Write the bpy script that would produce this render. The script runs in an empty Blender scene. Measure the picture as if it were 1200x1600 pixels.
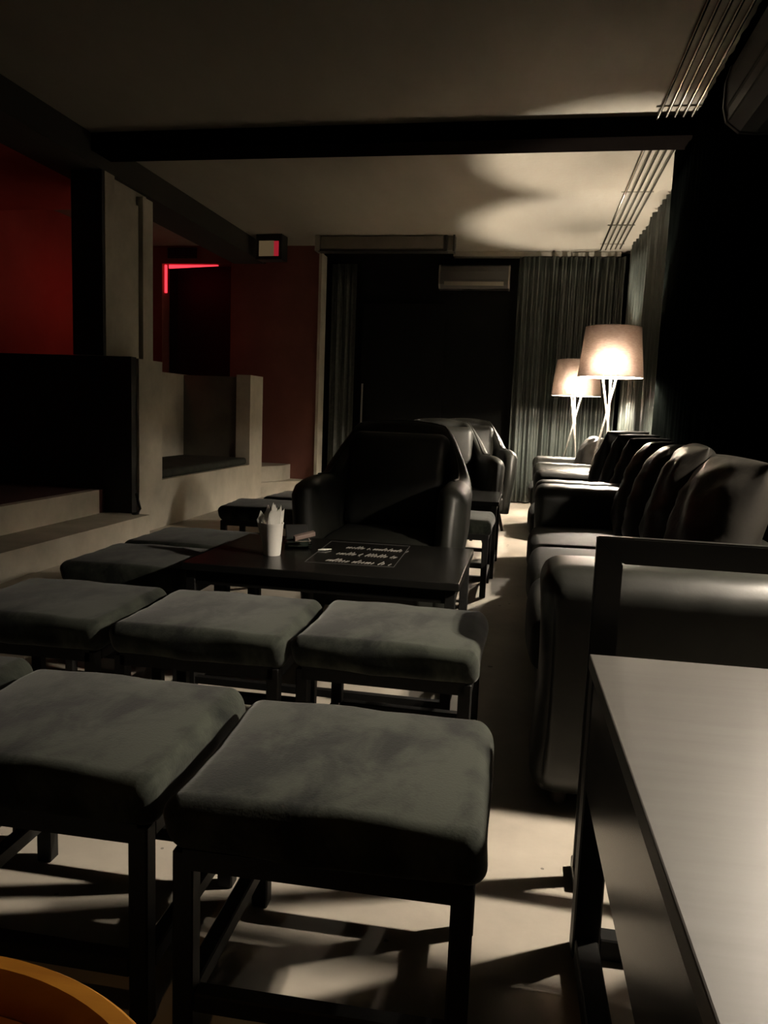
import bpy, bmesh, math, random
from mathutils import Vector, Matrix
random.seed(7)
sc = bpy.context.scene
COL = sc.collection
PI = math.pi

# ------------------------------------------------------------------ camera
F_PX, CAM_H, ROLL = 1200.0, 1.05, math.radians(2.2)
YAW, PITCH = math.radians(10.350), math.radians(7.529)
fw = Vector((-math.sin(YAW)*math.cos(PITCH), math.cos(YAW)*math.cos(PITCH), -math.sin(PITCH)))
r0 = fw.cross(Vector((0, 0, 1))).normalized(); u0 = r0.cross(fw)
rt = r0*math.cos(ROLL) + u0*math.sin(ROLL)
up = -r0*math.sin(ROLL) + u0*math.cos(ROLL)
cam_d = bpy.data.cameras.new('camera'); cam = bpy.data.objects.new('camera', cam_d); COL.objects.link(cam)
cam.matrix_world = Matrix(((rt.x, up.x, -fw.x, 0), (rt.y, up.y, -fw.y, 0), (rt.z, up.z, -fw.z, CAM_H), (0, 0, 0, 1)))
cam_d.sensor_fit = 'VERTICAL'; cam_d.sensor_height = 36.0; cam_d.lens = 36.0*F_PX/1600.0
cam_d.clip_start = 0.02
sc.camera = cam

# ------------------------------------------------------------------ materials
def mat(name, color=(.5, .5, .5), rough=.6, metal=0.0, spec=.5, noise=None, bump=None, emit=None, sheen=0.0, coat=0.0, trans=0.0):
    """noise = (scale, dark colour, light colour, detail[, stretch xyz]); bump = (scale, strength, distance)"""
    m = bpy.data.materials.new(name); m.use_nodes = True
    nt = m.node_tree; N = nt.nodes; L = nt.links
    b = N['Principled BSDF']
    b.inputs['Base Color'].default_value = (*color, 1)
    b.inputs['Roughness'].default_value = rough
    b.inputs['Metallic'].default_value = metal
    b.inputs['Specular IOR Level'].default_value = spec
    if sheen:
        b.inputs['Sheen Weight'].default_value = sheen; b.inputs['Sheen Roughness'].default_value = .4
    if coat:
        b.inputs['Coat Weight'].default_value = coat; b.inputs['Coat Roughness'].default_value = .25
    if trans: b.inputs['Transmission Weight'].default_value = trans
    tc = N.new('ShaderNodeTexCoord')
    if noise:
        mp = N.new('ShaderNodeMapping'); L.new(tc.outputs['Object'], mp.inputs['Vector'])
        if len(noise) > 4: mp.inputs['Scale'].default_value = noise[4]
        n = N.new('ShaderNodeTexNoise'); n.inputs['Scale'].default_value = noise[0]; n.inputs['Detail'].default_value = noise[3]
        n.inputs['Roughness'].default_value = .62
        L.new(mp.outputs['Vector'], n.inputs['Vector'])
        if len(noise) > 5: n.inputs['Distortion'].default_value = noise[5]
        cr = N.new('ShaderNodeValToRGB')
        cr.color_ramp.elements[0].position = .33 if len(noise) < 7 else noise[6]; cr.color_ramp.elements[1].position = .68 if len(noise) < 7 else 1-noise[6]
        cr.color_ramp.elements[0].color = (*noise[1], 1); cr.color_ramp.elements[1].color = (*noise[2], 1)
        L.new(n.outputs['Fac'], cr.inputs['Fac']); L.new(cr.outputs['Color'], b.inputs['Base Color'])
    if bump:
        n2 = N.new('ShaderNodeTexNoise'); n2.inputs['Scale'].default_value = bump[0]; n2.inputs['Detail'].default_value = 4
        L.new(tc.outputs['Object'], n2.inputs['Vector'])
        bp = N.new('ShaderNodeBump'); bp.inputs['Strength'].default_value = bump[1]; bp.inputs['Distance'].default_value = bump[2]
        L.new(n2.outputs['Fac'], bp.inputs['Height']); L.new(bp.outputs['Normal'], b.inputs['Normal'])
    if emit:
        b.inputs['Emission Color'].default_value = (*emit[0], 1); b.inputs['Emission Strength'].default_value = emit[1]
    return m

def floor_mat():
    m = mat('poured concrete floor', noise=(2.2, (.40, .36, .30), (.56, .51, .43), 8), rough=.62, bump=(30, .12, .004))
    nt = m.node_tree; N = nt.nodes; L = nt.links; b = N['Principled BSDF']
    src = b.inputs['Base Color'].links[0].from_socket
    tc = [n for n in N if n.type == 'TEX_COORD'][0]
    # scattered dark specks and spots that belong to the worn concrete
    v = N.new('ShaderNodeTexVoronoi'); v.inputs['Scale'].default_value = 9; v.inputs['Randomness'].default_value = 1
    L.new(tc.outputs['Object'], v.inputs['Vector'])
    n = N.new('ShaderNodeTexNoise'); n.inputs['Scale'].default_value = 5; L.new(tc.outputs['Object'], n.inputs['Vector'])
    a = N.new('ShaderNodeMath'); a.operation = 'MULTIPLY'; a.inputs[1].default_value = .26; L.new(n.outputs['Fac'], a.inputs[0])
    lt = N.new('ShaderNodeMath'); lt.operation = 'LESS_THAN'; L.new(v.outputs['Distance'], lt.inputs[0])
    s2 = N.new('ShaderNodeMath'); s2.operation = 'SUBTRACT'; s2.inputs[1].default_value = .075; L.new(a.outputs[0], s2.inputs[0]); L.new(s2.outputs[0], lt.inputs[1])
    mx = N.new('ShaderNodeMix'); mx.data_type = 'RGBA'; mx.inputs['B'].default_value = (.10, .09, .07, 1)
    mu = N.new('ShaderNodeMath'); mu.operation = 'MULTIPLY'; mu.inputs[1].default_value = .7; L.new(lt.outputs[0], mu.inputs[0])
    L.new(mu.outputs[0], mx.inputs['Factor']); L.new(src, mx.inputs['A']); L.new(mx.outputs['Result'], b.inputs['Base Color'])
    return m

def shade_mat(name, k=1.0):
    m = bpy.data.materials.new(name); m.use_nodes = True
    nt = m.node_tree; N = nt.nodes; L = nt.links; N.remove(N['Principled BSDF']); out = N['Material Output']
    tc = N.new('ShaderNodeTexCoord'); mp = N.new('ShaderNodeMapping'); mp.inputs['Scale'].default_value = (14, 14, 60)
    L.new(tc.outputs['Object'], mp.inputs['Vector'])
    n = N.new('ShaderNodeTexNoise'); n.inputs['Scale'].default_value = 2.5; n.inputs['Detail'].default_value = 6; L.new(mp.outputs['Vector'], n.inputs['Vector'])
    cr = N.new('ShaderNodeValToRGB'); cr.color_ramp.elements[0].position = .3; cr.color_ramp.elements[1].position = .7
    cr.color_ramp.elements[0].color = (.20*k, .145*k, .115*k, 1); cr.color_ramp.elements[1].color = (.34*k, .265*k, .22*k, 1)
    L.new(n.outputs['Fac'], cr.inputs['Fac'])
    d = N.new('ShaderNodeBsdfDiffuse'); d.inputs['Color'].default_value = (.20, .165, .14, 1)
    t = N.new('ShaderNodeBsdfTranslucent'); L.new(cr.outputs['Color'], t.inputs['Color'])
    mx = N.new('ShaderNodeMixShader'); mx.inputs[0].default_value = SHADE_TRANS
    L.new(d.outputs[0], mx.inputs[1]); L.new(t.outputs[0], mx.inputs[2])
    # loosely woven cloth also scatters some light straight on
    g = N.new('ShaderNodeBsdfRefraction'); g.inputs['IOR'].default_value = 1.5; g.inputs['Roughness'].default_value = 1.0
    c2 = N.new('ShaderNodeValToRGB'); c2.color_ramp.elements[0].position = .3; c2.color_ramp.elements[1].position = .7
    c2.color_ramp.elements[0].color = (.52, .42, .37, 1); c2.color_ramp.elements[1].color = (1.0, .90, .83, 1)
    L.new(n.outputs['Fac'], c2.inputs['Fac']); L.new(c2.outputs['Color'], g.inputs['Color'])
    m2 = N.new('ShaderNodeMixShader'); m2.inputs[0].default_value = .145
    L.new(mx.outputs[0], m2.inputs[1]); L.new(g.outputs[0], m2.inputs[2]); L.new(m2.outputs[0], out.inputs['Surface'])
    return m

SHADE_TRANS = .03
BULB = 420.0
M = {}
M['floor'] = floor_mat()
M['ceiling'] = mat('painted concrete ceiling', noise=(1.1, (.22, .205, .17), (.285, .265, .22), 7, (1, .35, 1)), rough=.8, bump=(18, .15, .006))
M['beam'] = mat('black painted beam', (.0025, .002, .0018), .95, spec=.0)
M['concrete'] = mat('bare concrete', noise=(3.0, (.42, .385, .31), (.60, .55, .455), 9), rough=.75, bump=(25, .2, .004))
M['concrete_shade'] = mat('concrete with shade in its colour', noise=(3.0, (.10, .095, .075), (.15, .14, .115), 8), rough=.75, bump=(25, .2, .004))  # booth's far wall: its shade is put into the concrete colour
M['bulkhead'] = mat('dark painted bulkhead', (.05, .047, .04), .85, spec=.2)
M['red_wall'] = mat('red painted plaster', noise=(2.5, (.40, .05, .04), (.48, .075, .055), 7), rough=.7, bump=(30, .15, .003))
M['redgrey_wall'] = mat('reddish brown plaster', noise=(2.5, (.155, .055, .041), (.205, .076, .057), 7), rough=.7, bump=(30, .15, .003))
M['black_wall'] = mat('matt black paint', (.003, .003, .0028), .8, spec=.1)
M['black_panel'] = mat('black boarded panel', noise=(4, (.006, .005, .005), (.011, .009, .009), 5), rough=.65)
M['platform'] = mat('dark red carpet', noise=(40, (.05, .012, .01), (.08, .02, .016), 4), rough=.95)
M['suede'] = mat('brushed charcoal suede', noise=(6.5, (.006, .0075, .006), (.038, .043, .033), 9, (1.3, .9, 1), .3, .40), rough=.9, spec=.2, sheen=.2, bump=(220, .25, .002))
M['suede_dark'] = mat('dark seat cloth', noise=(12, (.03, .032, .026), (.05, .052, .043), 6), rough=.95, spec=.15)
M['metal'] = mat('black powder coated steel', noise=(60, (.005, .005, .0045), (.009, .0085, .008), 3), rough=.55, spec=.25)
M['table_black'] = mat('black stained wood', noise=(6, (.006, .006, .0055), (.010, .0095, .0085), 6, (1, 8, 8)), rough=.26, spec=.2)
M['frame_wood'] = mat('black lacquered frame wood', noise=(6, (.012, .012, .0105), (.018, .0175, .0155), 4, (1, 8, 8)), rough=.32, spec=.5)
M['table_sheen'] = mat('black wood with sheen in its colour', noise=(3.0, (.058, .054, .047), (.072, .068, .060), 7, (1.2, 14, 14)), rough=.5, spec=.5, bump=(14, .05, .002))  # sheen on black wood, put in as a grey base colour
M['leather'] = mat('black leather', noise=(12, (.009, .0095, .0075), (.015, .0155, .0125), 6), rough=.40, spec=.55, bump=(95, .15, .002))
M['leather_seat'] = mat('black seat leather', noise=(12, (.009, .0095, .0075), (.015, .0155, .0125), 6), rough=.62, spec=.2, bump=(95, .15, .002))
M['leather_chair'] = mat('matt black chair leather', noise=(12, (.009, .0095, .0075), (.015, .0155, .0125), 6), rough=.5, spec=.4, bump=(95, .15, .002))
M['leather_seam'] = mat('black leather piping', (.02, .02, .018), .3, spec=.6)
M['cushion'] = mat('dark brown grey leather', noise=(9, (.011, .010, .0085), (.017, .0155, .013), 5), rough=.38, spec=.5, bump=(60, .2, .004))
M['curtain_black'] = mat('black velvet curtain cloth', noise=(20, (.0016, .0021, .0019), (.0025, .0031, .0028), 3), rough=.95, spec=.0)
M['curtain_green'] = mat('grey green curtain cloth', noise=(3, (.042, .049, .043), (.056, .065, .057), 3), rough=.40, spec=.6)
M['curtain_grey'] = mat('dark grey curtain cloth', noise=(25, (.05, .056, .050), (.075, .082, .074), 3), rough=.7, spec=.3)
M['white_plastic'] = mat('off white plastic', (.62, .60, .54), .4)
M['dim_plastic'] = mat('dim grey plastic', (.05, .048, .043), .3)
M['dark_plastic'] = mat('dark grey plastic', (.02, .02, .02), .35)
M['grey_plastic'] = mat('grey plastic casing', noise=(4, (.17, .155, .125), (.21, .19, .155), 3), rough=.5)
M['chrome'] = mat('brushed steel', (.6, .58, .54), .28, metal=1.0)
M['pipe'] = mat('galvanised pipe', (.62, .59, .53), .22, metal=1.0)
M['paper'] = mat('white paper napkin', noise=(30, (.78, .76, .70), (.86, .84, .79), 3), rough=.9)
M['cup'] = mat('white cup card', (.85, .82, .77), .45)
M['glass'] = mat('greenish ashtray glass', (.80, .92, .86), .06, trans=1.0)
M['engrave_border'] = mat('faint engraved border', (.035, .034, .031), .5)
M['engrave'] = mat('pale engraved line', (.20, .19, .17), .6)
M['pack'] = mat('brown grey card box', (.22, .16, .14), .55)
M['pack_dark'] = mat('dark case', (.02, .02, .019), .3)
M['orange'] = mat('orange varnished wood', noise=(5, (.42, .17, .022), (.58, .26, .035), 6, (1, 9, 1)), rough=.4, spec=.4)
M['orange_in'] = mat('orange brown board', noise=(8, (.40, .145, .022), (.50, .19, .03), 6, (1, 6, 1)), rough=.5, spec=.4)
M['wood_leg'] = mat('dark wood leg', noise=(8, (.02, .014, .01), (.035, .024, .016), 5), rough=.5)
M['lamp_metal'] = mat('pale lacquered lamp rod', (.42, .40, .36), .35, metal=.6)
M['shade'] = shade_mat('brown linen lampshade')
M['shade_far'] = shade_mat('tan linen lampshade', 1.0)
M['bulb'] = mat('glowing bulb', (1, 1, 1), emit=((1.0, .87, .70), BULB))
M['globe_bulb'] = mat('frosted globe bulb', (1, 1, 1), emit=((1.0, .87, .70), BULB*.9))
M['shade_opaque'] = mat('opaque lampshade cloth', (.05, .04, .035), .9)  # opaque cloth for the lamp out of view, cuts its spill
M['fill_bulb'] = mat('amber fill bulb', (1, 1, 1), emit=((1.0, .55, .22), 11))
M['red_led'] = mat('red led strip', (.3, 0, 0), emit=((1.0, .03, .045), .14))
M['red_bulb'] = mat('red lamp lens', (.3, 0, 0), emit=((1.0, .05, .04), 1.5))
M['sign_face'] = mat('dim beige lit panel', (.03, .025, .018), emit=((.58, .40, .20), .0075))
M['sign_red'] = mat('dim red lit panel', (.03, .0, .0), emit=((1.0, .04, .07), .016))

# ------------------------------------------------------------------ object helpers
def tag(o, label=None, cat=None, group=None, kind=None):
    if label: o['label'] = label
    if cat: o['category'] = cat
    if group: o['group'] = group
    if kind: o['kind'] = kind
    return o

def thing(name, label, cat, loc=(0, 0, 0), rz=0.0, group=None):
    o = bpy.data.objects.new(name, None); COL.objects.link(o)
    o.empty_display_size = .1
    o.location = loc; o.rotation_euler = (0, 0, rz)
    return tag(o, label, cat, group)

def obj(name, bm, m, parent=None, smooth=False, loc=None, rot=None, angle=None):
    bmesh.ops.recalc_face_normals(bm, faces=bm.faces)
    me = bpy.data.meshes.new(name); bm.to_mesh(me); bm.free()
    me.materials.append(M[m] if isinstance(m, str) else m)
    if smooth:
        me.polygons.foreach_set('use_smooth', [True]*len(me.polygons))
        if angle: me.set_sharp_from_angle(angle=math.radians(angle))
    o = bpy.data.objects.new(name, me); COL.objects.link(o)
    if parent: o.parent = parent
    if loc: o.location = loc
    if rot: o.rotation_euler = rot
    return o

def struct(name, bm, m, **k):
    o = obj(name, bm, m, **k); o['kind'] = 'structure'; return o

def B(): return bmesh.new()

def box(bm, x0, x1, y0, y1, z0, z1, bev=0.0, seg=2):
    t = bmesh.new()
    bmesh.ops.create_cube(t, size=1)
    for v in t.verts: v.co = Vector(((x0+x1)/2+v.co.x*(x1-x0), (y0+y1)/2+v.co.y*(y1-y0), (z0+z1)/2+v.co.z*(z1-z0)))
    if bev: bmesh.ops.bevel(t, geom=list(t.edges), offset=bev, segments=seg, affect='EDGES', profile=.5)
    merge(bm, t); return bm

def merge(bm, t, mtx=None):
    mp = {v: bm.verts.new(mtx @ v.co if mtx else v.co) for v in t.verts}
    for f in t.faces:
        try: bm.faces.new([mp[v] for v in f.verts])
        except ValueError: pass
    t.free()

def prism(bm, pts, z0, z1):
    lo = [bm.verts.new((x, y, z0)) for x, y in pts]; hi = [bm.verts.new((x, y, z1)) for x, y in pts]
    n = len(pts)
    bm.faces.new(lo); bm.faces.new(hi)
    for i in range(n): bm.faces.new((lo[i], lo[(i+1) % n], hi[(i+1) % n], hi[i]))
    return bm

def tube(bm, pts, r, n=10, r_end=None, closed=False):
    pts = [Vector(p) for p in pts]; rings = []
    for i, p in enumerate(pts):
        if closed: d = (pts[(i+1) % len(pts)] - pts[i-1])
        else: d = (pts[min(i+1, len(pts)-1)] - pts[max(i-1, 0)])
        d.normalize()
        a = Vector((0, 0, 1)) if abs(d.z) < .9 else Vector((1, 0, 0))
        u = d.cross(a).normalized(); w = d.cross(u)
        rr = r if r_end is None else r+(r_end-r)*i/(len(pts)-1)
        rings.append([bm.verts.new(p+u*rr*math.cos(2*PI*k/n)+w*rr*math.sin(2*PI*k/n)) for k in range(n)])
    m = len(rings)
    for i in range(m if closed else m-1):
        A, C = rings[i], rings[(i+1) % m]
        for k in range(n): bm.faces.new((A[k], A[(k+1) % n], C[(k+1) % n], C[k]))
    if not closed:
        bm.faces.new(rings[0]); bm.faces.new(rings[-1])
    return bm

def lathe(bm, prof, n=40, c=(0, 0, 0), close=False):
    """prof: list of (r, z); a closed loop when close"""
    rings = []
    for r, z in prof:
        if r < 1e-6: rings.append([bm.verts.new((c[0], c[1], c[2]+z))])
        else: rings.append([bm.verts.new((c[0]+r*math.cos(2*PI*k/n), c[1]+r*math.sin(2*PI*k/n), c[2]+z)) for k in range(n)])
    m = len(rings)
    for i in range(m if close else m-1):
        A, C = rings[i], rings[(i+1) % m]
        for k in range(n):
            a0, a1 = A[k % len(A)], A[(k+1) % len(A)]; c0, c1 = C[k % len(C)], C[(k+1) % len(C)]
            vs = []
            for v in (a0, a1, c1, c0):
                if v not in vs: vs.append(v)
            if len(vs) > 2: bm.faces.new(vs)
    return bm

def lin(a, b, n): return [a+(b-a)*i/(n-1) for i in range(n)]

def rbox(bm, sx, sy, sz, r, fn=None, c=(0, 0, 0), n=6, e=5):
    """soft rounded block centred at c; fn(p, unit) can displace the surface"""
    def axis(s, rr):
        h = s/2
        k = [-h+rr*(1-math.cos(PI/2*i/(e))) if False else -h+rr*i/e for i in range(e)]
        mid = lin(-h+rr, h-rr, n)
        return k+mid+[-x for x in reversed(k)]
    r = min(r, sx/2*.98, sy/2*.98, sz/2*.98)
    X, Y, Z = axis(sx, r), axis(sy, r), axis(sz, r)
    t = bmesh.new()
    def face(A, Bx, f):
        g = [[t.verts.new(f(a, b)) for b in Bx] for a in A]
        for i in range(len(A)-1):
            for j in range(len(Bx)-1): t.faces.new((g[i][j], g[i+1][j], g[i+1][j+1], g[i][j+1]))
    for s in (-1, 1):
        face(X, Y, lambda a, b: (a, b, s*sz/2)); face(X, Z, lambda a, b: (a, s*sy/2, b)); face(Y, Z, lambda a, b: (s*sx/2, a, b))
    bmesh.ops.remove_doubles(t, verts=t.verts, dist=1e-5)
    for v in t.verts:
        p = v.co.copy()
        q = Vector((max(-sx/2+r, min(sx/2-r, p.x)), max(-sy/2+r, min(sy/2-r, p.y)), max(-sz/2+r, min(sz/2-r, p.z))))
        d = p-q
        if d.length > 1e-9: v.co = q+d.normalized()*r
        if fn:
            v.co = v.co+Vector(fn(v.co.copy(), (2*p.x/sx, 2*p.y/sy, 2*p.z/sz)))
    merge(bm, t, Matrix.Translation(c)); return bm

def copy_tree(o, parent=None):
    c = o.copy(); COL.objects.link(c); c.parent = parent
    for ch in list(o.children): copy_tree(ch, c)
    return c

def put(proto, used, loc, rz, label, group=None):
    o = proto if not used[0] else copy_tree(proto)
    used[0] = True
    o.location = loc; o.rotation_euler = (0, 0, rz); o['label'] = label
    if group: o['group'] = group
    return o

# ------------------------------------------------------------------ the room
H = 2.95
struct('floor', box(B(), -5.0, 1.35, -1.6, 9.75, -.12, 0), 'floor')
struct('ceiling', box(B(), -5.0, 1.35, -1.6, 9.75, H, H+.12), 'ceiling')
struct('wall_right', box(B(), 1.25, 1.35, -1.6, 9.75, 0, H), 'black_wall')
struct('wall_back', box(B(), -2.62, 1.25, 9.55, 9.65, 0, H), 'black_wall')
struct('wall_front', box(B(), -5.0, 1.25, -1.6, -1.5, 0, H), 'black_wall')
struct('wall_left', box(B(), -5.0, -4.9, -1.5, 9.75, 0, H), 'red_wall')
# crossing beam
struct('ceiling_beam', box(B(), -4.9, 1.25, 5.33, 5.60, 2.83, H), 'beam')
# lowered strip along the raised seating side, its own dark edge
struct('ceiling_bulkhead', box(B(), -3.62, -3.22, -1.5, 9.1, 2.74, H), 'bulkhead')
struct('ceiling_lowered', box(B(), -4.9, -3.63, -1.5, 6.6, 2.745, H), 'red_wall')  # glow of the red lamp is also put into this ceiling's colour
# end wall with the doorway onto the platform
bm = B()
box(bm, -4.9, -4.56, 9.1, 9.3, 0, H); box(bm, -3.66, -2.55, 9.1, 9.3, 0, H); box(bm, -4.56, -3.66, 9.1, 9.3, 2.74, H)
struct('wall_end', bm, 'redgrey_wall')
struct('wall_end_lit_edge', box(B(), -2.55, -2.515, 9.07, 9.3, 0, 2.86), 'concrete')  # pale strip stands for light caught by the end of the wall
bm = B()
box(bm, -4.66, -3.56, 9.66, 9.7, .34, H); box(bm, -4.66, -4.62, 9.3, 9.66, .34, H); box(bm, -3.6, -3.56, 9.3, 9.66, .34, H)
struct('door_1', bm, 'black_panel')
# platform, steps
struct('platform', box(B(), -4.9, -3.25, -1.5, 9.1, 0, .352), 'platform')
struct('stair_tread', box(B(), -3.27, -2.87, -1.5, 5.52, 0, .172), 'concrete')
struct('stair_riser', box(B(), -3.31, -3.24, -1.5, 5.42, .17, .356), 'concrete')
bm = prism(B(), [(-3.2, 8.45), (-3.0, 8.45), (-2.56, 8.98), (-2.56, 9.1), (-3.2, 9.1)], 0, .172)
struct('corner_step', bm, 'concrete')
struct('corner_step_upper', prism(B(), [(-3.3, 8.45), (-3.02, 8.45), (-2.86, 8.78), (-2.86, 9.1), (-3.3, 9.1)], .172, .352), 'concrete')
# the booth: concrete U wall facing the aisle, back wall, black front board
bm = B()
box(bm, -3.16, -3.0, 5.6, 5.99, 0, 1.375); box(bm, -3.16, -3.0, 8.05, 8.45, 0, 1.375); box(bm, -3.16, -3.0, 5.99, 8.05, 0, .40)
struct('wall_booth_side', bm, 'concrete')
struct('wall_booth_front', box(B(), -4.9, -3.02, 5.52, 5.6, 0, 1.385), 'black_panel')
struct('wall_booth_back', box(B(), -3.96, -3.8, 5.6, 8.45, 0, 1.36), 'concrete')
struct('wall_booth_far', box(B(), -3.8, -3.16, 8.1, 8.25, 0, 1.355), 'concrete_shade')
t = thing('booth_bench', 'dark padded bench seat inside the concrete booth opening', 'bench', (-3.40, 7.02, .353))
obj('seat_pad', rbox(B(), .76, 2.02, .075, .03), 'suede_dark', t, True, loc=(0, 0, .088))
obj('bench_box', box(B(), -.37, .22, -.99, .99, 0, .049), 'black_panel', t)
# stepped column above the booth
bm = B()
box(bm, -3.47, -3.26, 5.5, 6.22, 1.385, 2.74); box(bm, -3.27, -3.215, 5.5, 5.64, 1.385, 2.74); box(bm, -3.27, -3.2, 6.05, 6.22, 1.385, 2.70)
box(bm, -3.27, -3.23, 5.66, 6.03, 1.385, 2.62)
struct('column', bm, 'concrete')
struct('column_face', box(B(), -3.475, -3.222, 5.47, 5.5, 1.386, 2.74), 'black_panel')
# cornice strip over the far curtain
struct('trim_2', box(B(), -1.0, .92, 9.40, 9.55, 2.895, 2.945), 'ceiling')
# black double door
bm = B(); box(bm, -2.10, -1.08, 9.50, 9.55, 0, 2.35)
dr = struct('door_2', bm, 'black_wall')
obj('door_handle', tube(B(), [(-2.06, 9.44, .88), (-2.06, 9.44, 1.37)], .011), 'chrome', dr)

# ------------------------------------------------------------------ curtains
def curtain_bm(p0, p1, z0, z1, folds, amp, seed, th=.006, flare=.0):
    rnd = random.Random(seed)
    bm = B(); d = Vector((p1[0]-p0[0], p1[1]-p0[1], 0)); L = d.length; d.normalize(); nrm = Vector((-d.y, d.x, 0))
    ph = [rnd.uniform(0, 6.28) for _ in range(5)]
    nu, nv = folds*14, 10
    gs = []
    for side in (0, 1):
        g = []
        for j in range(nv+1):
            v = j/nv; row = []
            for i in range(nu+1):
                u = i/nu
                w = u*folds*2*PI + .9*math.sin(u*9+ph[0]) + .6*math.sin(u*23+ph[1]) + .25*math.sin(v*3+u*11+ph[4])
                a = amp*(.65+.35*math.sin(u*17+ph[2]))*(1-.28*v)
                s = math.sin(w)
                off = a*s + amp*.35*math.sin(2.3*w+ph[3]) + (th if side else 0)
                p = Vector((p0[0], p0[1], 0)) + d*(L*u) + nrm*off
                row.append(bm.verts.new((p.x, p.y, z0+(z1-z0)*v)))
            g.append(row)
        gs.append(g)
        for j in range(nv):
            for i in range(nu): bm.faces.new((g[j][i], g[j][i+1], g[j+1][i+1], g[j+1][i]))
    a, b = gs
    for j in range(nv):
        for i in (0, nu): bm.faces.new((a[j][i], a[j+1][i], b[j+1][i], b[j][i]))
    for i in range(nu):
        for j in (0, nv): bm.faces.new((a[j][i], a[j][i+1], b[j][i+1], b[j][i]))
    return bm

def curtain(label, m, *a, **k):
    o = obj('curtain', curtain_bm(*a, **k), m, smooth=True)
    return tag(o, label, 'curtain')
curtain('plain black curtain hanging behind the sofa with the big brown cushions', 'curtain_black', (.93, 2.85), (.90, 6.0), .02, 2.94, 12, .007, 1)
curtain('grey green curtain in deep folds along the side wall behind the front lamp', 'curtain_green', (1.06, 6.06), (1.02, 9.28), .02, 2.92, 18, .055, 2)
curtain('grey green pleated curtain on the far wall behind the rear lamp', 'curtain_green', (-.22, 9.36), (.98, 9.38), .02, 2.88, 9, .085, 3)
curtain('narrow dark grey curtain on the far wall next to the black door', 'curtain_grey', (-2.48, 9.42), (-2.16, 9.42), .02, 2.80, 3, .035, 4)

# ------------------------------------------------------------------ pipes on the ceiling
for k in range(5):
    x = .675+.05*k
    pts = [(x, 2.4, 2.928), (x, 9.22-.02*k, 2.928)]
    if k == 0: pts += [(x-.06, 9.28, 2.928), (x-.30, 9.33, 2.928)]
    o = obj('conduit_pipe', tube(B(), pts, .009, 8), 'pipe', smooth=True)
    n = ['first', 'second', 'middle', 'fourth', 'fifth'][k]
    tag(o, 'thin steel conduit pipe on the ceiling, %s from the room side toward the curtain' % n, 'pipe', 'conduit pipes along the ceiling')
for k, y in enumerate((3.9, 5.17, 5.75, 7.0, 8.15, 9.0)):
    bm = box(B(), .645, .905, y-.007, y+.007, 2.940, 2.9495)
    o = obj('pipe_bracket', bm, 'grey_plastic')
    lab = ['flat bracket strip across the pipes well before the black beam', 'flat bracket strip across the pipes just before the black beam', 'flat bracket strip across the pipes just past the black beam',
           'flat bracket strip across the pipes, second past the black beam', 'flat bracket strip across the pipes, third past the black beam', 'flat bracket strip across the pipes close to the far wall'][k]
    tag(o, lab, 'bracket', 'pipe brackets on the ceiling')

# ------------------------------------------------------------------ air conditioners, screen casing, signs
def ac_unit(label, loc, rz, w, bodym, trimm):
    t = thing('air_conditioner', label, 'air conditioner', loc, rz)
    # local: x along the wall, front = -y, wall at y=0
    prof = [(0, .27), (-.15, .27), (-.19, .25), (-.205, .19), (-.205, .10), (-.19, .045), (-.14, .005), (-.08, 0), (0, 0)]
    bm = B(); n = len(prof)
    A = [bm.verts.new((-w/2, y, z)) for y, z in prof]; C = [bm.verts.new((w/2, y, z)) for y, z in prof]
    bm.faces.new(A); bm.faces.new(C)
    for i in range(n): bm.faces.new((A[i], A[(i+1) % n], C[(i+1) % n], C[i]))
    obj('body', bm, bodym, t)
    for s in (-1, 1):
        bm = B(); pr = [(y*1.03, .135+(z-.135)*1.03) for y, z in prof]
        x0, x1 = s*w/2, s*(w/2+.018)
        A = [bm.verts.new((x0, y, z)) for y, z in pr]; C = [bm.verts.new((x1, y, z)) for y, z in pr]
        bm.faces.new(A); bm.faces.new(C)
        for i in range(n): bm.faces.new((A[i], A[(i+1) % n], C[(i+1) % n], C[i]))
        obj('end_cap', bm, trimm, t)
    obj('louvre', box(B(), -w/2+.05, w/2-.05, -.20, -.192, .03, .075), trimm, t, rot=None)
    obj('air_slot', box(B(), -w/2+.04, w/2-.04, -.207, -.2, .088, .094), 'dark_plastic', t)
    return t
ac_unit('pale wall air conditioner on the far wall above the black door side', (-.74, 9.55, 2.52), 0, .80, 'dim_plastic', 'grey_plastic')
ac_unit('dark wall air conditioner high on the black curtain beside the pipes', (.895, 3.0, 2.20), -PI/2, .86, 'dark_plastic', 'dim_plastic')

t = thing('screen_casing', 'long grey roll-up screen casing under the ceiling before the far wall', 'screen casing', (-1.68, 8.62, 2.80))
obj('casing', box(B(), -.72, .66, -.07, .07, 0, .145, .012), 'grey_plastic', t)
obj('bottom_slot', box(B(), -.74, .68, -.072, .06, -.022, -.001), 'dark_plastic', t)
obj('end_cap', box(B(), .66, .70, -.075, .075, -.02, .148, .006), 'dark_plastic', t)
obj('end_cap', box(B(), -.78, -.72, -.075, .075, -.02, .148, .006), 'chrome', t)
obj('bracket', box(B(), .76, .78, -.075, .075, -.02, .149), 'dark_plastic', t)
obj('bracket_plate', box(B(), .70, .76, -.02, .02, .0, .149), 'grey_plastic', t)

t = thing('lit_sign', 'small black box sign with dim beige and red face under the ceiling', 'sign', (-2.97, 8.5, 2.69), math.radians(-4))
obj('housing', box(B(), -.155, .155, -.02, .16, -.015, .26, .008), 'dark_plastic', t)
obj('lit_panel', box(B(), -.115, .065, -.025, -.018, .02, .185), 'sign_face', t)
obj('red_panel', box(B(), .065, .12, -.025, -.018, .02, .18), 'sign_red', t)

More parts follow.
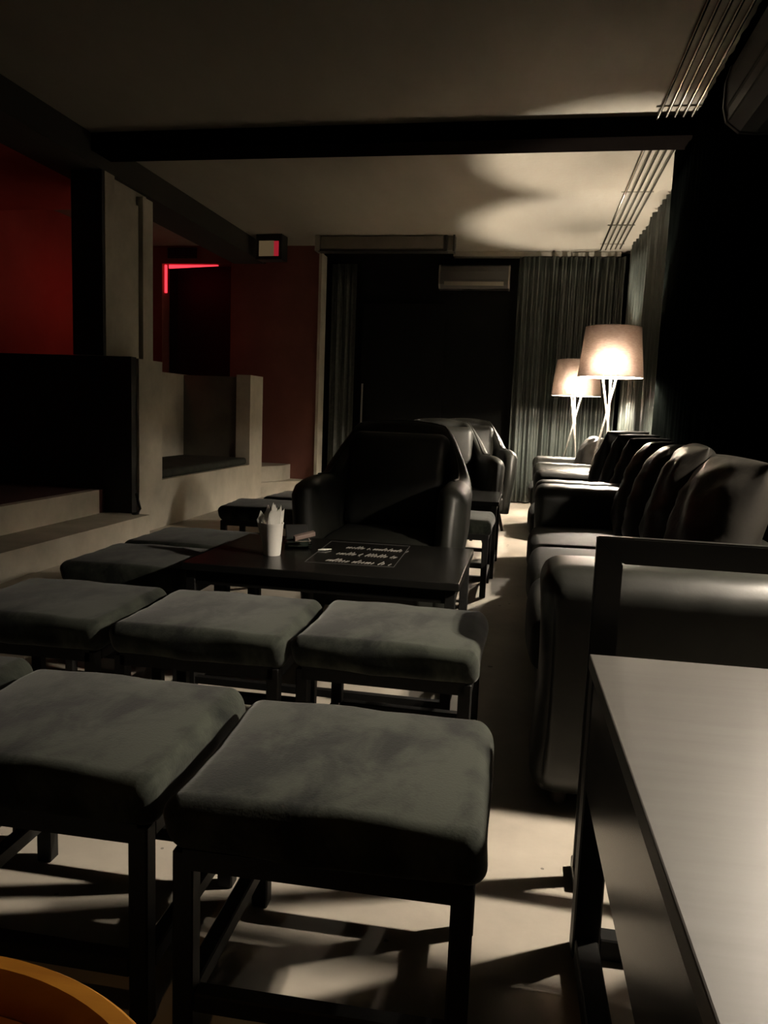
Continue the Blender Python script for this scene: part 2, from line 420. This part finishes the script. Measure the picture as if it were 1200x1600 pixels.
t = thing('vent_grille', 'small dark slotted vent above the red lit doorway', 'vent', (-4.29, 9.1, 2.80))
obj('grille_frame', box(B(), -.19, .19, -.02, 0, 0, .125, .004), 'dark_plastic', t)
for i in range(4): obj('slat', box(B(), -.165, .165, -.03, -.019, .018+.026*i, .030+.026*i), 'dark_plastic', t)
bm = B()
lo = [bm.verts.new((-4.50, y, z)) for y in (9.16, 9.19) for z in (2.695, 2.735)]; hi = [bm.verts.new((-3.86, y, z)) for y in (9.16, 9.19) for z in (2.728, 2.735)]
for q in ((0, 1, 3, 2),): bm.faces.new([lo[k] for k in q]); bm.faces.new([hi[k] for k in q])
for a, b in ((0, 1), (1, 3), (3, 2), (2, 0)): bm.faces.new((lo[a], lo[b], hi[b], hi[a]))
o = obj('led_strip', bm, 'red_led'); tag(o, 'red glowing strip along the top of the doorway', 'light strip')
bm = B(); box(bm, -4.555, -4.535, 9.16, 9.19, 2.40, 2.735)
o = obj('led_strip', bm, 'red_led'); tag(o, 'short upright red glowing strip down the doorway side', 'light strip')

t = thing('red_spotlight', 'small red lamp on the platform ceiling behind the column', 'lamp', (-4.02, 7.5, 2.30))
obj('lamp_body', lathe(B(), [(0, .645), (.012, .645), (.012, .12), (.06, .1), (.06, 0), (0, 0)], 20), 'dark_plastic', t, True, angle=40)
bm = B(); bmesh.ops.create_uvsphere(bm, u_segments=16, v_segments=10, radius=.05)
obj('lens', bm, 'red_bulb', t, True, loc=(0, 0, -.02))
obj('red_light_block', box(B(), .07, .075, -.30, .12, -.16, .20), 'dark_plastic', t)  # unseen plate added to keep the red light out of the aisle

bm = tube(B(), [(-2.98, 5.52, .33), (-2.955, 5.50, .27), (-2.93, 5.48, .22), (-2.94, 5.47, .185), (-2.97, 5.46, .18), (-2.99, 5.48, .178)], .012, 8)
tag(obj('cable', bm, 'dark_plastic', smooth=True), 'short black cable loop at the corner of the concrete booth wall', 'cable')

# ------------------------------------------------------------------ stools
def make_stool():
    t = thing('stool', 'stool', 'stool')
    W, D, Hs = .50, .455, .46
    def soft(p, u):
        k = max(0, 1-u[0]**4)*max(0, 1-u[1]**4)
        dz = .008*k if u[2] > .5 else 0
        wr = .0025*math.sin(p.x*31+p.y*17)*math.sin(p.y*37-p.x*9)
        return (.003*math.sin(p.z*60+p.y*12), .003*math.sin(p.z*55+p.x*14), dz+wr)
    obj('seat_cushion', rbox(B(), W, D, .09, .034, soft, n=8, e=6), 'suede', t, True, loc=(0, 0, Hs-.055))
    ix, iy, q, top = W/2-.034, D/2-.03, .017, Hs-.096
    for sx in (-1, 1):
        for sy in (-1, 1):
            obj('leg', box(B(), sx*ix-q, sx*ix+q, sy*iy-q, sy*iy+q, 0, top, .003, 1), 'metal', t)
    fr = B()
    for s in (-1, 1):
        box(fr, -ix, ix, s*iy-q, s*iy+q, top-.03, top+.004); box(fr, s*ix-q, s*ix+q, -iy+q, iy-q, top-.03, top+.004)
    obj('seat_frame', fr, 'metal', t)
    for s in (-1, 1):
        obj('stretcher', box(B(), -ix+q, ix-q, s*iy-q*.9, s*iy+q*.9, .09, .123, .003, 1), 'metal', t)
        obj('stretcher', box(B(), s*ix-q*.9, s*ix+q*.9, -iy+q, iy-q, .09, .123, .003, 1), 'metal', t)
    return t
stool = make_stool(); used = [False]
R1, R2, R3 = 'stools in the row with the brightest suede', 'stools in the row before the black coffee table', 'stools beside the black coffee table'
SEATS = [
    (-.275, 1.255, .03, 'charcoal suede stool with brightly lit brushed top, at the aisle end of the front row', R1),
    (-.805, 1.29, .02, 'charcoal suede stool with a diagonal brush mark, second from the aisle in the front row', R1),
    (-1.335, 1.33, .03, 'charcoal suede stool of the front row cut off by the picture edge', R1),
    (-.335, 2.11, .0, 'charcoal suede stool at the aisle end of the row before the coffee table', R2),
    (-.845, 2.08, .02, 'charcoal suede stool in the middle of the row before the coffee table', R2),
    (-1.365, 2.07, .015, 'dark suede stool at the step end of the row before the coffee table', R2),
    (-1.44, 2.76, .02, 'dark suede stool at the end of the coffee table, before its twin', R3),
    (-1.45, 3.24, .0, 'dark suede stool at the end of the coffee table, behind its twin', R3),
    (-.42, 4.58, .0, 'dark suede stool standing right behind the first tub armchair by the aisle', 'stools behind the first tub armchair'),
    (-1.56, 4.52, .08, 'dark stool behind the napkin cup, the lower of the two silhouettes', 'stools behind the first tub armchair'),
    (-1.46, 5.08, -.06, 'dark stool half hidden by the first tub armchair, farther from the napkin cup', 'stools behind the first tub armchair'),
]
for x, y, rz, lab, g in SEATS: put(stool, used, (x, y, 0), rz, lab, g)

# ------------------------------------------------------------------ coffee tables
def make_coffee_table(engraved):
    t = thing('coffee_table', 'coffee table', 'table')
    W, D, Hh = .97, .67, .50
    obj('table_top', box(B(), -W/2, W/2, -D/2, D/2, Hh-.028, Hh, .003, 2), 'table_black', t)
    ix, iy, q = W/2-.03, D/2-.03, .017
    ap = B()
    for s in (-1, 1):
        box(ap, -ix, ix, s*iy-.012, s*iy+.012, Hh-.075, Hh-.028); box(ap, s*ix-.012, s*ix+.012, -iy, iy, Hh-.075, Hh-.028)
    obj('apron', ap, 'table_black', t)
    for sx in (-1, 1):
        for sy in (-1, 1): obj('leg', box(B(), sx*ix-q, sx*ix+q, sy*iy-q, sy*iy+q, 0, Hh-.028, .002, 1), 'metal', t)
    for s in (-1, 1):
        obj('stretcher', box(B(), -ix, ix, s*iy-.012, s*iy+.012, .06, .085), 'metal', t)
        obj('stretcher', box(B(), s*ix-.012, s*ix+.012, -iy, iy, .06, .085), 'metal', t)
    return t
ct = make_coffee_table(True)
ct.location = (-.675, 2.79, 0); ct['label'] = 'black coffee table with the white napkin cup and an engraved panel'; ct['group'] = 'black coffee tables'
c2 = copy_tree(ct); c2.location = (-.64, 5.23, 0); c2['label'] = 'black coffee table behind the first tub armchair, its grey lit top bare'
# engraved panel, set in the first table's top
bm = B(); x0, x1, y0, y1, z = -.105, .235, -.18, .30, .5003
corners = [(-.085, -.175), (.235, -.150), (.225, .295), (-.105, .285)]
for i in range(4):
    a, b = corners[i], corners[(i+1) % 4]
    tube(bm, [(a[0], a[1], z), (b[0], b[1], z)], .0016, 6)
fr = obj('engraved_panel', bm, 'engrave_border', ct)
rnd = random.Random(5)
def script_line(xa, xb, y, h, seedpat):
    bm = B(); x = xa
    for ch in seedpat:
        if ch == ' ': x += .014; continue
        tall = {'l': 1.0, 'i': .55, 'o': .5, 'q': .8, '.': .12}[ch]
        dx = .013*tall
        tube(bm, [(x, y, z+.0006), (x+dx*h/.06, y+h*tall, z+.0006)], .0013, 5)
        if ch == 'o': tube(bm, [(x+.004, y+.004, z+.0006), (x+.010+dx*.4, y+h*tall, z+.0006)], .0009, 5)
        if ch == 'q': tube(bm, [(x, y+h*.4, z+.0006), (x+.010, y-h*.3, z+.0006)], .0009, 5)
        x += .0118
        if x > xb: break
    return bm
obj('engraved_line', script_line(-.02, .20, -.13, .058, 'oolliio oliioii li illl'), 'engrave', fr)
obj('engraved_line', script_line(-.015, .205, .01, .058, 'ioillo q lllillo qollo li'), 'engrave', fr)
obj('engraved_line', script_line(-.01, .225, .15, .055, 'oiillo i.ooolilooli i'), 'engrave', fr)

# napkin cup, napkins, ashtray, pack, paper
TZ = .50
cup = thing('napkin_cup', 'tall white cup stuffed with napkins on the black coffee table', 'cup', (-.912, 2.70, TZ))
obj('cup_body', lathe(B(), [(0, 0), (.030, 0), (.032, .004), (.041, .115), (.0425, .118), (.0425, .122), (.040, .121), (.038, .116), (.030, .006), (0, .006)], 40), 'cup', cup, True, angle=50)
for k, (dx, dy, rz, hh, lean, lab) in enumerate([
        (.006, -.012, .2, .185, .05, 'white folded napkin in the cup, broad front sheet'), (.016, .006, .9, .180, .14, 'white folded napkin in the cup, pointed sheet leaning toward the armchair'),
        (-.012, .008, -.5, .178, -.08, 'white folded napkin in the cup, upright sheet behind the broad one'), (-.024, -.006, -.2, .160, -.2, 'white folded napkin in the cup, narrow sheet leaning toward the steps'),
        (.0, .02, .4, .188, .0, 'white folded napkin in the cup, tallest rear sheet')]):
    bm = B(); w = .021
    g0 = []
    for s in (-1, 1):
        col = []
        for (u, v) in [(-w*.55, 0), (w*.55, 0), (w, hh*.62), (w*.95, hh*.93), (w*.35, hh*.86), (-.1*w, hh), (-.5*w, hh*.88), (-w, hh*.80), (-w, hh*.6)]:
            col.append(bm.verts.new((u, s*.0016+.007*math.sin(u*70)*v/hh, v)))
        g0.append(col); bm.faces.new(col)
    n = len(g0[0])
    for i in range(n): bm.faces.new((g0[0][i], g0[0][(i+1) % n], g0[1][(i+1) % n], g0[1][i]))
    o = obj('napkin', bm, 'paper', loc=(-.912+dx*.6, 2.70+dy*.6, TZ+.008), rot=(0, lean, rz))
    tag(o, lab, 'napkin', 'napkins in the white cup')
ash = thing('ashtray', 'square greenish glass ashtray beside the white napkin cup', 'ashtray', (-.862, 2.86, TZ), .35)
bm = B()
outer = [(-.052, -.052), (.052, -.052), (.052, .052), (-.052, .052)]
def sq(s, z): return [bm.verts.new((x*s, y*s, z)) for x, y in outer]
rs = [sq(.9, 0), sq(1, .008), sq(1.0, .034), sq(.96, .038), sq(.80, .038), sq(.72, .012)]
bm.faces.new(rs[0]); bm.faces.new(rs[-1])
for a, b in zip(rs, rs[1:]):
    for i in range(4): bm.faces.new((a[i], a[(i+1) % 4], b[(i+1) % 4], b[i]))
bmesh.ops.bevel(bm, geom=[e for e in bm.edges], offset=.003, segments=2, affect='EDGES')
obj('glass_bowl', bm, 'glass', ash, True, angle=40)
o = obj('card_case', box(B(), -.045, .045, -.007, .007, 0, .085, .003), 'pack_dark', loc=(-.885, 2.94, TZ+.001), rot=(math.radians(-28), 0, .5))
tag(o, 'dark flat case leaning behind the glass ashtray', 'case')
o = obj('cigarette_box', box(B(), -.044, .044, -.010, .010, -.006, .012, .002), 'pack', loc=(-.842, 2.885, TZ+.046), rot=(.2, -.18, .7))
tag(o, 'small brownish card box resting on the glass ashtray', 'box')
bm = prism(B(), [(-.022, -.016), (.004, -.012), (.024, .018), (.0, .012), (-.010, .014)], 0, .0025)
tag(obj('paper_scrap', bm, 'paper', loc=(-.752, 2.86, TZ+.003)), 'torn white paper scrap lying at the edge of the engraved panel', 'paper')

# ------------------------------------------------------------------ tub armchairs
def make_armchair():
    t = thing('tub_armchair', 'armchair', 'armchair')
    # plan path, front = -y: arm front -> back -> arm front
    def path(s):
        a = abs(s); sg = 1 if s > 0 else -1
        hw, yb, yf, rc = .335, .31, -.34, .20
        L1 = hw-rc; L2 = PI/2*rc; L3 = (yb-rc)-yf; tot = L1+L2+L3; d = a*tot
        if d < L1: return Vector((sg*d, yb, 0)), Vector((0, 1, 0)), 0
        if d < L1+L2:
            th = (d-L1)/rc
            return Vector((sg*(L1+rc*math.sin(th)), yb-rc+rc*math.cos(th), 0)), Vector((sg*math.sin(th), math.cos(th), 0)), th/(PI/2)
        return Vector((sg*hw, yb-rc-(d-L1-L2), 0)), Vector((sg, 0, 0)), 1+(d-L1-L2)/L3
    def sm(x): x = max(0, min(1, x)); return x*x*(3-2*x)
    NS = 64; rings = []; tops = []
    bm = B()
    S = lin(-1, 1, NS+1)
    e = [.0, .35, .65, .85, 1.0]
    for i, s in enumerate(S):
        p, n, q = path(s)
        Hh = .98-.255*sm((q-.42)/.75)
        Hh += .02*math.cos(min(1, abs(s)/.3)*PI/2) if abs(s) < .3 else 0
        if q > 1: Hh += .015*math.sin((q-1)*PI)
        th = .045+.022*sm((q-.6)/.8)
        k = min(i, NS-i); sh = e[k] if k < len(e) else 1.0
        sh = .35+.65*math.sin(sh*PI/2)
        if k < 4: Hh -= .05*(1-sh)
        th *= max(sh, .3)
        ring = []
        prof = [(-th, .16), (-th, .34), (-th*1.02, .5), (-th, Hh-th*1.1)]
        prof += [(-th*math.cos(a), Hh-th+th*math.sin(a)) for a in (PI*.18, PI*.36, PI*.5, PI*.64, PI*.82)]
        prof += [(th, Hh-th*1.1), (th*1.0, .5), (th*.9, .34), (th*.8, .16)]
        for off, z in prof:
            c = p+n*off
            zz = sm((z-.62)/.36)
            c.x *= (1-.17*zz)*(.90+.10*sm((z-.15)/.5))
            lean = .10*max(0, z-.42)*(1 if q < 1 else max(0, 1-(q-1)*1.6))
            c.y += lean
            if q > 1: c.y += -.03*sm((z-.3)/.4)*min(1, (q-1)*1.3)
            ring.append(bm.verts.new((c.x, c.y, z)))
        rings.append(ring)
        mid = ring[6].co; tops.append(mid.copy()+Vector((0, 0, .001)))
    m = len(rings[0])
    for a, b in zip(rings, rings[1:]):
        for j in range(m): bm.faces.new((a[j], a[(j+1) % m], b[(j+1) % m], b[j]))
    bm.faces.new(rings[0]); bm.faces.new(rings[-1])
    obj('shell', bm, 'leather_chair', t, True, angle=60)
    obj('piping', tube(B(), [Vector((p.x, p.y+.0, p.z)) for p in tops[8:-8]], .0055, 6), 'leather_seam', t, True)
    def soft(p, u):
        k = max(0, 1-u[0]**2)*max(0, 1-u[1]**2)
        return (0, 0, (.03*k if u[2] > .3 else 0)+.003*math.sin(p.x*40+p.y*22))
    obj('seat_cushion', rbox(B(), .55, .62, .16, .05, soft, n=8), 'leather_chair', t, True, loc=(0, -.07, .385))
    obj('back_cushion', rbox(B(), .52, .17, .50, .06, lambda p, u: (0, -.03*max(0, 1-u[0]**2)*max(0, 1-u[2]**2) if u[1] < 0 else 0, 0), n=8), 'leather_chair', t, True, loc=(0, .245, .69), rot=(math.radians(-8), 0, 0))
    obj('base_frame', rbox(B(), .60, .62, .15, .03), 'leather_chair', t, True, loc=(0, -.02, .235))
    for sx in (-1, 1):
        for sy in (-1, 1):
            obj('leg', tube(B(), [(sx*.25, sy*.24-.02, .17), (sx*.29, sy*.29-.02, 0)], .02, 12, .013), 'wood_leg', t, True)
    return t
arm = make_armchair(); used = [False]
G = 'black leather tub armchairs in a line'
put(arm, used, (-.64, 3.63, 0), 0, 'black leather tub armchair facing the coffee table with the napkin cup', G)
put(arm, used, (-.62, 6.02, 0), .28, 'black leather tub armchair behind the bare topped table, its back catching the light', G)
put(arm, used, (-.53, 7.25, 0), .22, 'black leather tub armchair last in the line, nearest the far curtain', G)

# ------------------------------------------------------------------ sofas
def make_sofa(label, y0, y1, seats, xoff=0.0, aw=.27):
    L = y1-y0; t = thing('sofa', label, 'sofa', (xoff, (y0+y1)/2, 0), 0, 'black leather sofas along the curtain')
    obj('base', box(B(), .08, .80, -L/2+.02, L/2-.02, .05, .30, .02, 3), 'leather', t, True, angle=50)
    def armfn(p, u): return (.02*(1-u[2]**2) if u[0] < -.9 else 0, 0, .012*math.cos(u[1]*PI/2)*(1 if u[2] > .5 else 0)+.002*math.sin(p.x*50))
    for s in (-1, 1):
        obj('arm', rbox(B(), .76, aw, .62, .075, armfn, n=10), 'leather', t, True, loc=(.43, s*(L/2-aw/2), .345))
    w = (L-2*aw)/seats
    for i in range(seats):
        def soft(p, u): return (-.02*max(0, 1-u[1]**2) if u[0] < -.5 else 0, 0, .025*max(0, 1-u[0]**2)*max(0, 1-u[1]**2) if u[2] > .3 else 0)
        obj('seat_cushion', rbox(B(), .62, w-.008, .17, .05, soft, n=8), 'leather_seat', t, True, loc=(.36, -L/2+aw+w*(i+.5), .36))
    obj('backrest', rbox(B(), .11, L-2*aw+.10, .52, .05, n=10), 'leather', t, True, loc=(.785, 0, .40), rot=(0, .06, 0))
    for sx in (.14, .74):
        for s in (-1, 1): obj('foot', lathe(B(), [(0, 0), (.022, 0), (.03, .055), (0, .055)], 16, (sx, s*(L/2-.09), 0)), 'wood_leg', t)
    return t
make_sofa('large black leather sofa with big slumped cushions behind the open black frame', 1.98, 4.66, 3, .0, .30)
make_sofa('short black leather sofa with three leaning cushions before the front lamp', 4.70, 5.84, 1, .0, .22)
make_sofa('black leather sofa with shiny cushions between the two lit floor lamps', 6.50, 7.78, 1, .0, .22)

def pillow_bm(w, h, th, seed):
    rnd = random.Random(seed); bm = B(); n = 26
    a1, a2, a3 = rnd.uniform(0, 6), rnd.uniform(0, 6), rnd.uniform(0, 6)
    gs = []
    for s in (-1, 1):
        g = []
        for i in range(n+1):
            row = []
            for j in range(n+1):
                u, v = -1+2*i/n, -1+2*j/n
                uu = math.sin(u*PI/2); vv = math.sin(v*PI/2)
                pin = 1-.06*(1-abs(uu)**2)*abs(vv)**6
                pin2 = 1-.06*(1-abs(vv)**2)*abs(uu)**6
                x = uu*w/2*pin2; z = vv*h/2*pin
                t = th/2*((1-abs(uu)**2.6)*(1-abs(vv)**2.6))**.55
                # folds running in from the corners and the seam
                ed = max(abs(uu), abs(vv))
                fold = .009*math.sin(9*math.atan2(vv, uu)+a1+3*ed)*ed**2*(1-ed**8)
                fold += .007*math.sin(8*uu+5*vv+a2)*(1-ed**4)+.006*math.sin(15*vv-7*uu+a3)*ed*(1-ed**6)
                sag = .05*(1-vv)*.5*(1-abs(uu)**2)
                y = s*(t*(1+.25*(1-vv)*.5)+fold*(1 if t > .004 else 0)) 
                row.append(bm.verts.new((x, y, z-.02*(uu*uu)*(vv > 0))))
            g.append(row)
        gs.append(g)
        for i in range(n):
            for j in range(n): bm.faces.new((g[i][j], g[i+1][j], g[i+1][j+1], g[i][j+1]))
    bmesh.ops.remove_doubles(bm, verts=bm.verts, dist=.0015)
    return bm
def pillow(x, y, z, yaw, lean, w, h, th, seed, lab, grp, m='cushion'):
    # local -y is the front face; yaw 0 turns it toward -x (the aisle)
    o = obj('throw_cushion', pillow_bm(w, h, th, seed), m, smooth=True)
    o.matrix_world = Matrix.Translation((x, y, z)) @ Matrix.Rotation(-PI/2+yaw, 4, 'Z') @ Matrix.Rotation(-lean, 4, 'X')
    return tag(o, lab, 'cushion', grp)
GA, GB, GC = 'big cushions on the large sofa', 'leaning cushions on the short sofa', 'shiny cushions by the rear lamp'
pillow(.60, 2.58, .71, .05, .24, .56, .52, .20, 1, 'broad brown black cushion on the large sofa, the one closest to the open black frame', GA)
pillow(.60, 3.12, .72, -.12, .22, .56, .54, .21, 2, 'big dark leather cushion on the large sofa, second from the open black frame', GA)
pillow(.60, 3.63, .71, -.30, .26, .52, .52, .20, 3, 'dark leather cushion on the large sofa, third from the open black frame', GA)
pillow(.61, 4.08, .71, -.38, .26, .50, .52, .20, 4, 'dark leather cushion on the large sofa, next to its far arm', GA)
pillow(.69, 4.99, .71, -.70, .30, .46, .52, .17, 5, 'black cushion with a bright rim, nearest of the three leaning on the short sofa', GB)
pillow(.655, 5.25, .72, -.70, .30, .48, .53, .17, 6, 'black cushion with a bright rim, middle of the three leaning on the short sofa', GB)
pillow(.615, 5.50, .73, -.70, .30, .50, .54, .17, 7, 'black cushion with a bright rim, on the short sofa next to the front lamp legs', GB)
pillow(.56, 7.00, .68, .35, .36, .42, .46, .18, 8, 'shiny wrinkled black cushion seen behind the front lamp legs', GC)
pillow(.56, 7.38, .68, .10, .32, .40, .46, .18, 9, 'shiny black cushion tucked behind the wrinkled one by the rear lamp', GC)

# ------------------------------------------------------------------ floor lamps
def make_lamp(shade_h, rb, rt_, zb, label, loc, rz, m, covered=False):
    t = thing('floor_lamp', label, 'lamp', loc, rz, 'floor lamps with fabric drum shades')
    zt = zb+shade_h
    prof = [(rb, zb), (rt_, zt), (rt_-.004, zt), (rb-.004, zb)]
    sh = obj('lamp_shade', lathe(B(), prof, 64, close=True), m, t, True, angle=60)
    for r, z in ((rb-.002, zb), (rt_-.002, zt)):
        obj('shade_rim', tube(B(), [(r*math.cos(2*PI*k/48), r*math.sin(2*PI*k/48), z) for k in range(48)], .0035, 6, closed=True), m, sh, True)
    bz = zb+.088
    bm = B(); bmesh.ops.create_uvsphere(bm, u_segments=20, v_segments=12, radius=.027)
    for v in bm.verts: v.co.z *= 2.3
    if covered:
        for v in bm.verts: v.co = Vector((v.co.x*1.7, v.co.y*1.7, v.co.z*.62))
        obj('spill_cover', lathe(B(), [(0, zt-.006), (rt_-.006, zt-.006), (rt_-.006, zt-.001), (0, zt-.001)], 48), m, sh)  # unseen cover added to stop this lamp's light reaching the ceiling
    obj('bulb', bm, 'globe_bulb' if covered else 'bulb', t, True, loc=(0, 0, bz))
    obj('lamp_socket', lathe(B(), [(0, bz+.0625), (.018, bz+.0625), (.018, bz+.115), (0, bz+.115)], 16), 'dark_plastic', t)
    sp = B()
    for k in range(3):
        a = 2*PI*k/3
        tube(sp, [(0, 0, zb+.045), ((rb-.012)*math.cos(a), (rb-.012)*math.sin(a), zb+.03)], .003, 6)
    obj('shade_spider', sp, 'lamp_metal', t)
    for k in range(3):   # hourglass tripod: rods cross about a quarter of the way down
        a = 2*PI*k/3+.5; zc = zb-.30
        ra = .068; kk = ra/(zb+.05-zc); rf = kk*zc*1.15
        top = (-ra*math.cos(a), -ra*math.sin(a), zb+.045); foot = (rf*math.cos(a), rf*math.sin(a), .006)
        off = .010
        top = (top[0]-off*math.sin(a), top[1]+off*math.cos(a), top[2]); foot = (foot[0]-off*math.sin(a), foot[1]+off*math.cos(a), foot[2])
        obj('leg', tube(B(), [top, foot], .008, 10), 'lamp_metal', t, True)
    obj('top_ring', lathe(B(), [(.045, zb+.035), (.075, zb+.035), (.075, zb+.047), (.045, zb+.047)], 24, close=True), 'lamp_metal', t)
    return t
make_lamp(.37, .242, .205, 1.365, 'lit floor lamp with brown linen shade, the larger nearer of the two', (.585, 6.14, 0), .0, 'shade')
make_lamp(.36, .25, .21, 1.275, 'lit floor lamp with tan shade, the smaller one against the far curtain', (.46, 8.25, 0), .35, 'shade_far')
make_lamp(.37, .242, .205, 1.365, 'lit floor lamp behind the near end of the large sofa, outside the view', (1.10, 2.02, 0), .55, 'shade_opaque', True)

# ------------------------------------------------------------------ foreground table, chair and round table
t = thing('side_table', 'black legged table, sheen painted grey into its top, cut by the picture edge before the open black frame', 'table', (.142, 1.485, 0), math.radians(1.6))
# local: x to the right, y negative toward the viewer
W, D, Hh = .78, 1.30, .60
obj('table_top', box(B(), 0, W, -D, 0, Hh-.03, Hh, .0025, 2), 'table_sheen', t)
ap = B()
box(ap, .004, .028, -D+.004, -.004, Hh-.245, Hh-.03); box(ap, W-.028, W-.004, -D+.004, -.004, Hh-.245, Hh-.03)
box(ap, .028, W-.028, -.028, -.004, Hh-.245, Hh-.03); box(ap, .028, W-.028, -D+.004, -D+.028, Hh-.245, Hh-.03)
obj('apron', ap, 'table_black', t)
for x in (.028, W-.028):
    for y in (-.032, -D+.032): obj('leg', box(B(), x-.026, x+.026, y-.026, y+.026, .0, Hh-.03, .003, 1), 'metal', t)
    obj('runner', box(B(), x-.022, x+.022, -D+.058, -.058, .0, .045, .003, 1), 'metal', t)
for y in (-.032, -D+.032): obj('stretcher', box(B(), .054, W-.054, y-.02, y+.02, .0, .045, .003, 1), 'metal', t)

t = thing('frame_stand', 'black open rectangular frame standing between the sheen grey table and the large sofa', 'stand', (.44, 1.70, 0), 0)
xl, xr, zt, zb, wd, dp = -.28, .28, .80, .03, .058, .012
def bar(p):
    bf = B()
    lo = [bf.verts.new((x, -dp, z)) for x, z in p]; hi = [bf.verts.new((x, dp, z)) for x, z in p]
    bf.faces.new(lo); bf.faces.new(hi)
    for i in range(4): bf.faces.new((lo[i], lo[(i+1) % 4], hi[(i+1) % 4], hi[i]))
    bmesh.ops.bevel(bf, geom=list(bf.edges), offset=.003, segments=2, affect='EDGES')
    return bf
obj('top_rail', bar([(xl, zt), (xr, zt), (xr-wd, zt-wd), (xl+wd, zt-wd)]), 'frame_wood', t)
obj('upright', bar([(xl, zt-.0006), (xl+wd-.0006, zt-wd), (xl+wd-.0006, zb), (xl, zb)]), 'frame_wood', t)
obj('upright', bar([(xr, zt-.0006), (xr-wd+.0006, zt-wd), (xr-wd+.0006, zb), (xr, zb)]), 'frame_wood', t)
obj('lower_rail', bar([(xl+wd, .30), (xr-wd, .30), (xr-wd, .30+wd), (xl+wd, .30+wd)]), 'frame_wood', t)
for sx in (-1, 1): obj('foot', box(B(), sx*(.28-wd/2)-wd/2, sx*(.28-wd/2)+wd/2, -.05, .05, 0, zb, .004, 2), 'frame_wood', t)

t = thing('round_table', 'round orange wooden table with a raised rim at the lower corner', 'table', (-.395, .24, 0))
def fit(): pass
Rr, zt = .268, .60
obj('table_rim', lathe(B(), [(Rr-.022, zt-.045), (Rr, zt-.045), (Rr+.002, zt-.04), (Rr+.002, zt-.004), (Rr-.002, zt), (Rr-.014, zt), (Rr-.018, zt-.004), (Rr-.022, zt-.022)], 96, close=True), 'orange', t, True, angle=40)
obj('table_board', lathe(B(), [(0, zt-.045), (Rr-.023, zt-.045), (Rr-.023, zt-.033), (0, zt-.033)], 96), 'orange_in', t, True, angle=40)
obj('column', lathe(B(), [(0, .03), (.03, .03), (.03, zt-.045), (0, zt-.045)], 24), 'metal', t, True, angle=40)
obj('base', lathe(B(), [(0, 0), (.16, 0), (.16, .015), (.03, .04), (0, .04)], 48), 'metal', t, True, angle=40)

t = thing('pendant_fill', 'added amber fill lamp brightening the round orange table, outside the view', 'lamp', (-.42, .42, 1.75))  # lamp added out of view to brighten the orange table
obj('fill_shade', lathe(B(), [(.03, .26), (.035, .26), (.085, 0), (.08, 0)], 40, close=True), 'metal', t, True, angle=60)
obj('cord', tube(B(), [(0, 0, .26), (0, 0, H-1.75)], .004, 6), 'dark_plastic', t)
bm = B(); bmesh.ops.create_uvsphere(bm, u_segments=16, v_segments=10, radius=.022)
obj('bulb', bm, 'fill_bulb', t, True, loc=(0, 0, .17))
obj('lamp_socket', lathe(B(), [(0, .19), (.014, .19), (.014, .262), (0, .262)], 12), 'dark_plastic', t)

# ------------------------------------------------------------------ world and view
w = bpy.data.worlds.new('night'); sc.world = w; w.use_nodes = True
w.node_tree.nodes['Background'].inputs['Color'].default_value = (0, 0, 0, 1)
w.node_tree.nodes['Background'].inputs['Strength'].default_value = 0
vs = sc.view_settings
sc.display_settings.display_device = 'sRGB'
vs.view_transform = 'Standard'; vs.look = 'None'; vs.exposure = 4.15; vs.gamma = 1; vs.use_curve_mapping = False
cy = sc.cycles
cy.use_denoising = True
cy.max_bounces = 10; cy.diffuse_bounces = 6; cy.glossy_bounces = 4; cy.transmission_bounces = 6
cy.sample_clamp_indirect = 6.0
cy.caustics_reflective = False; cy.caustics_refractive = False
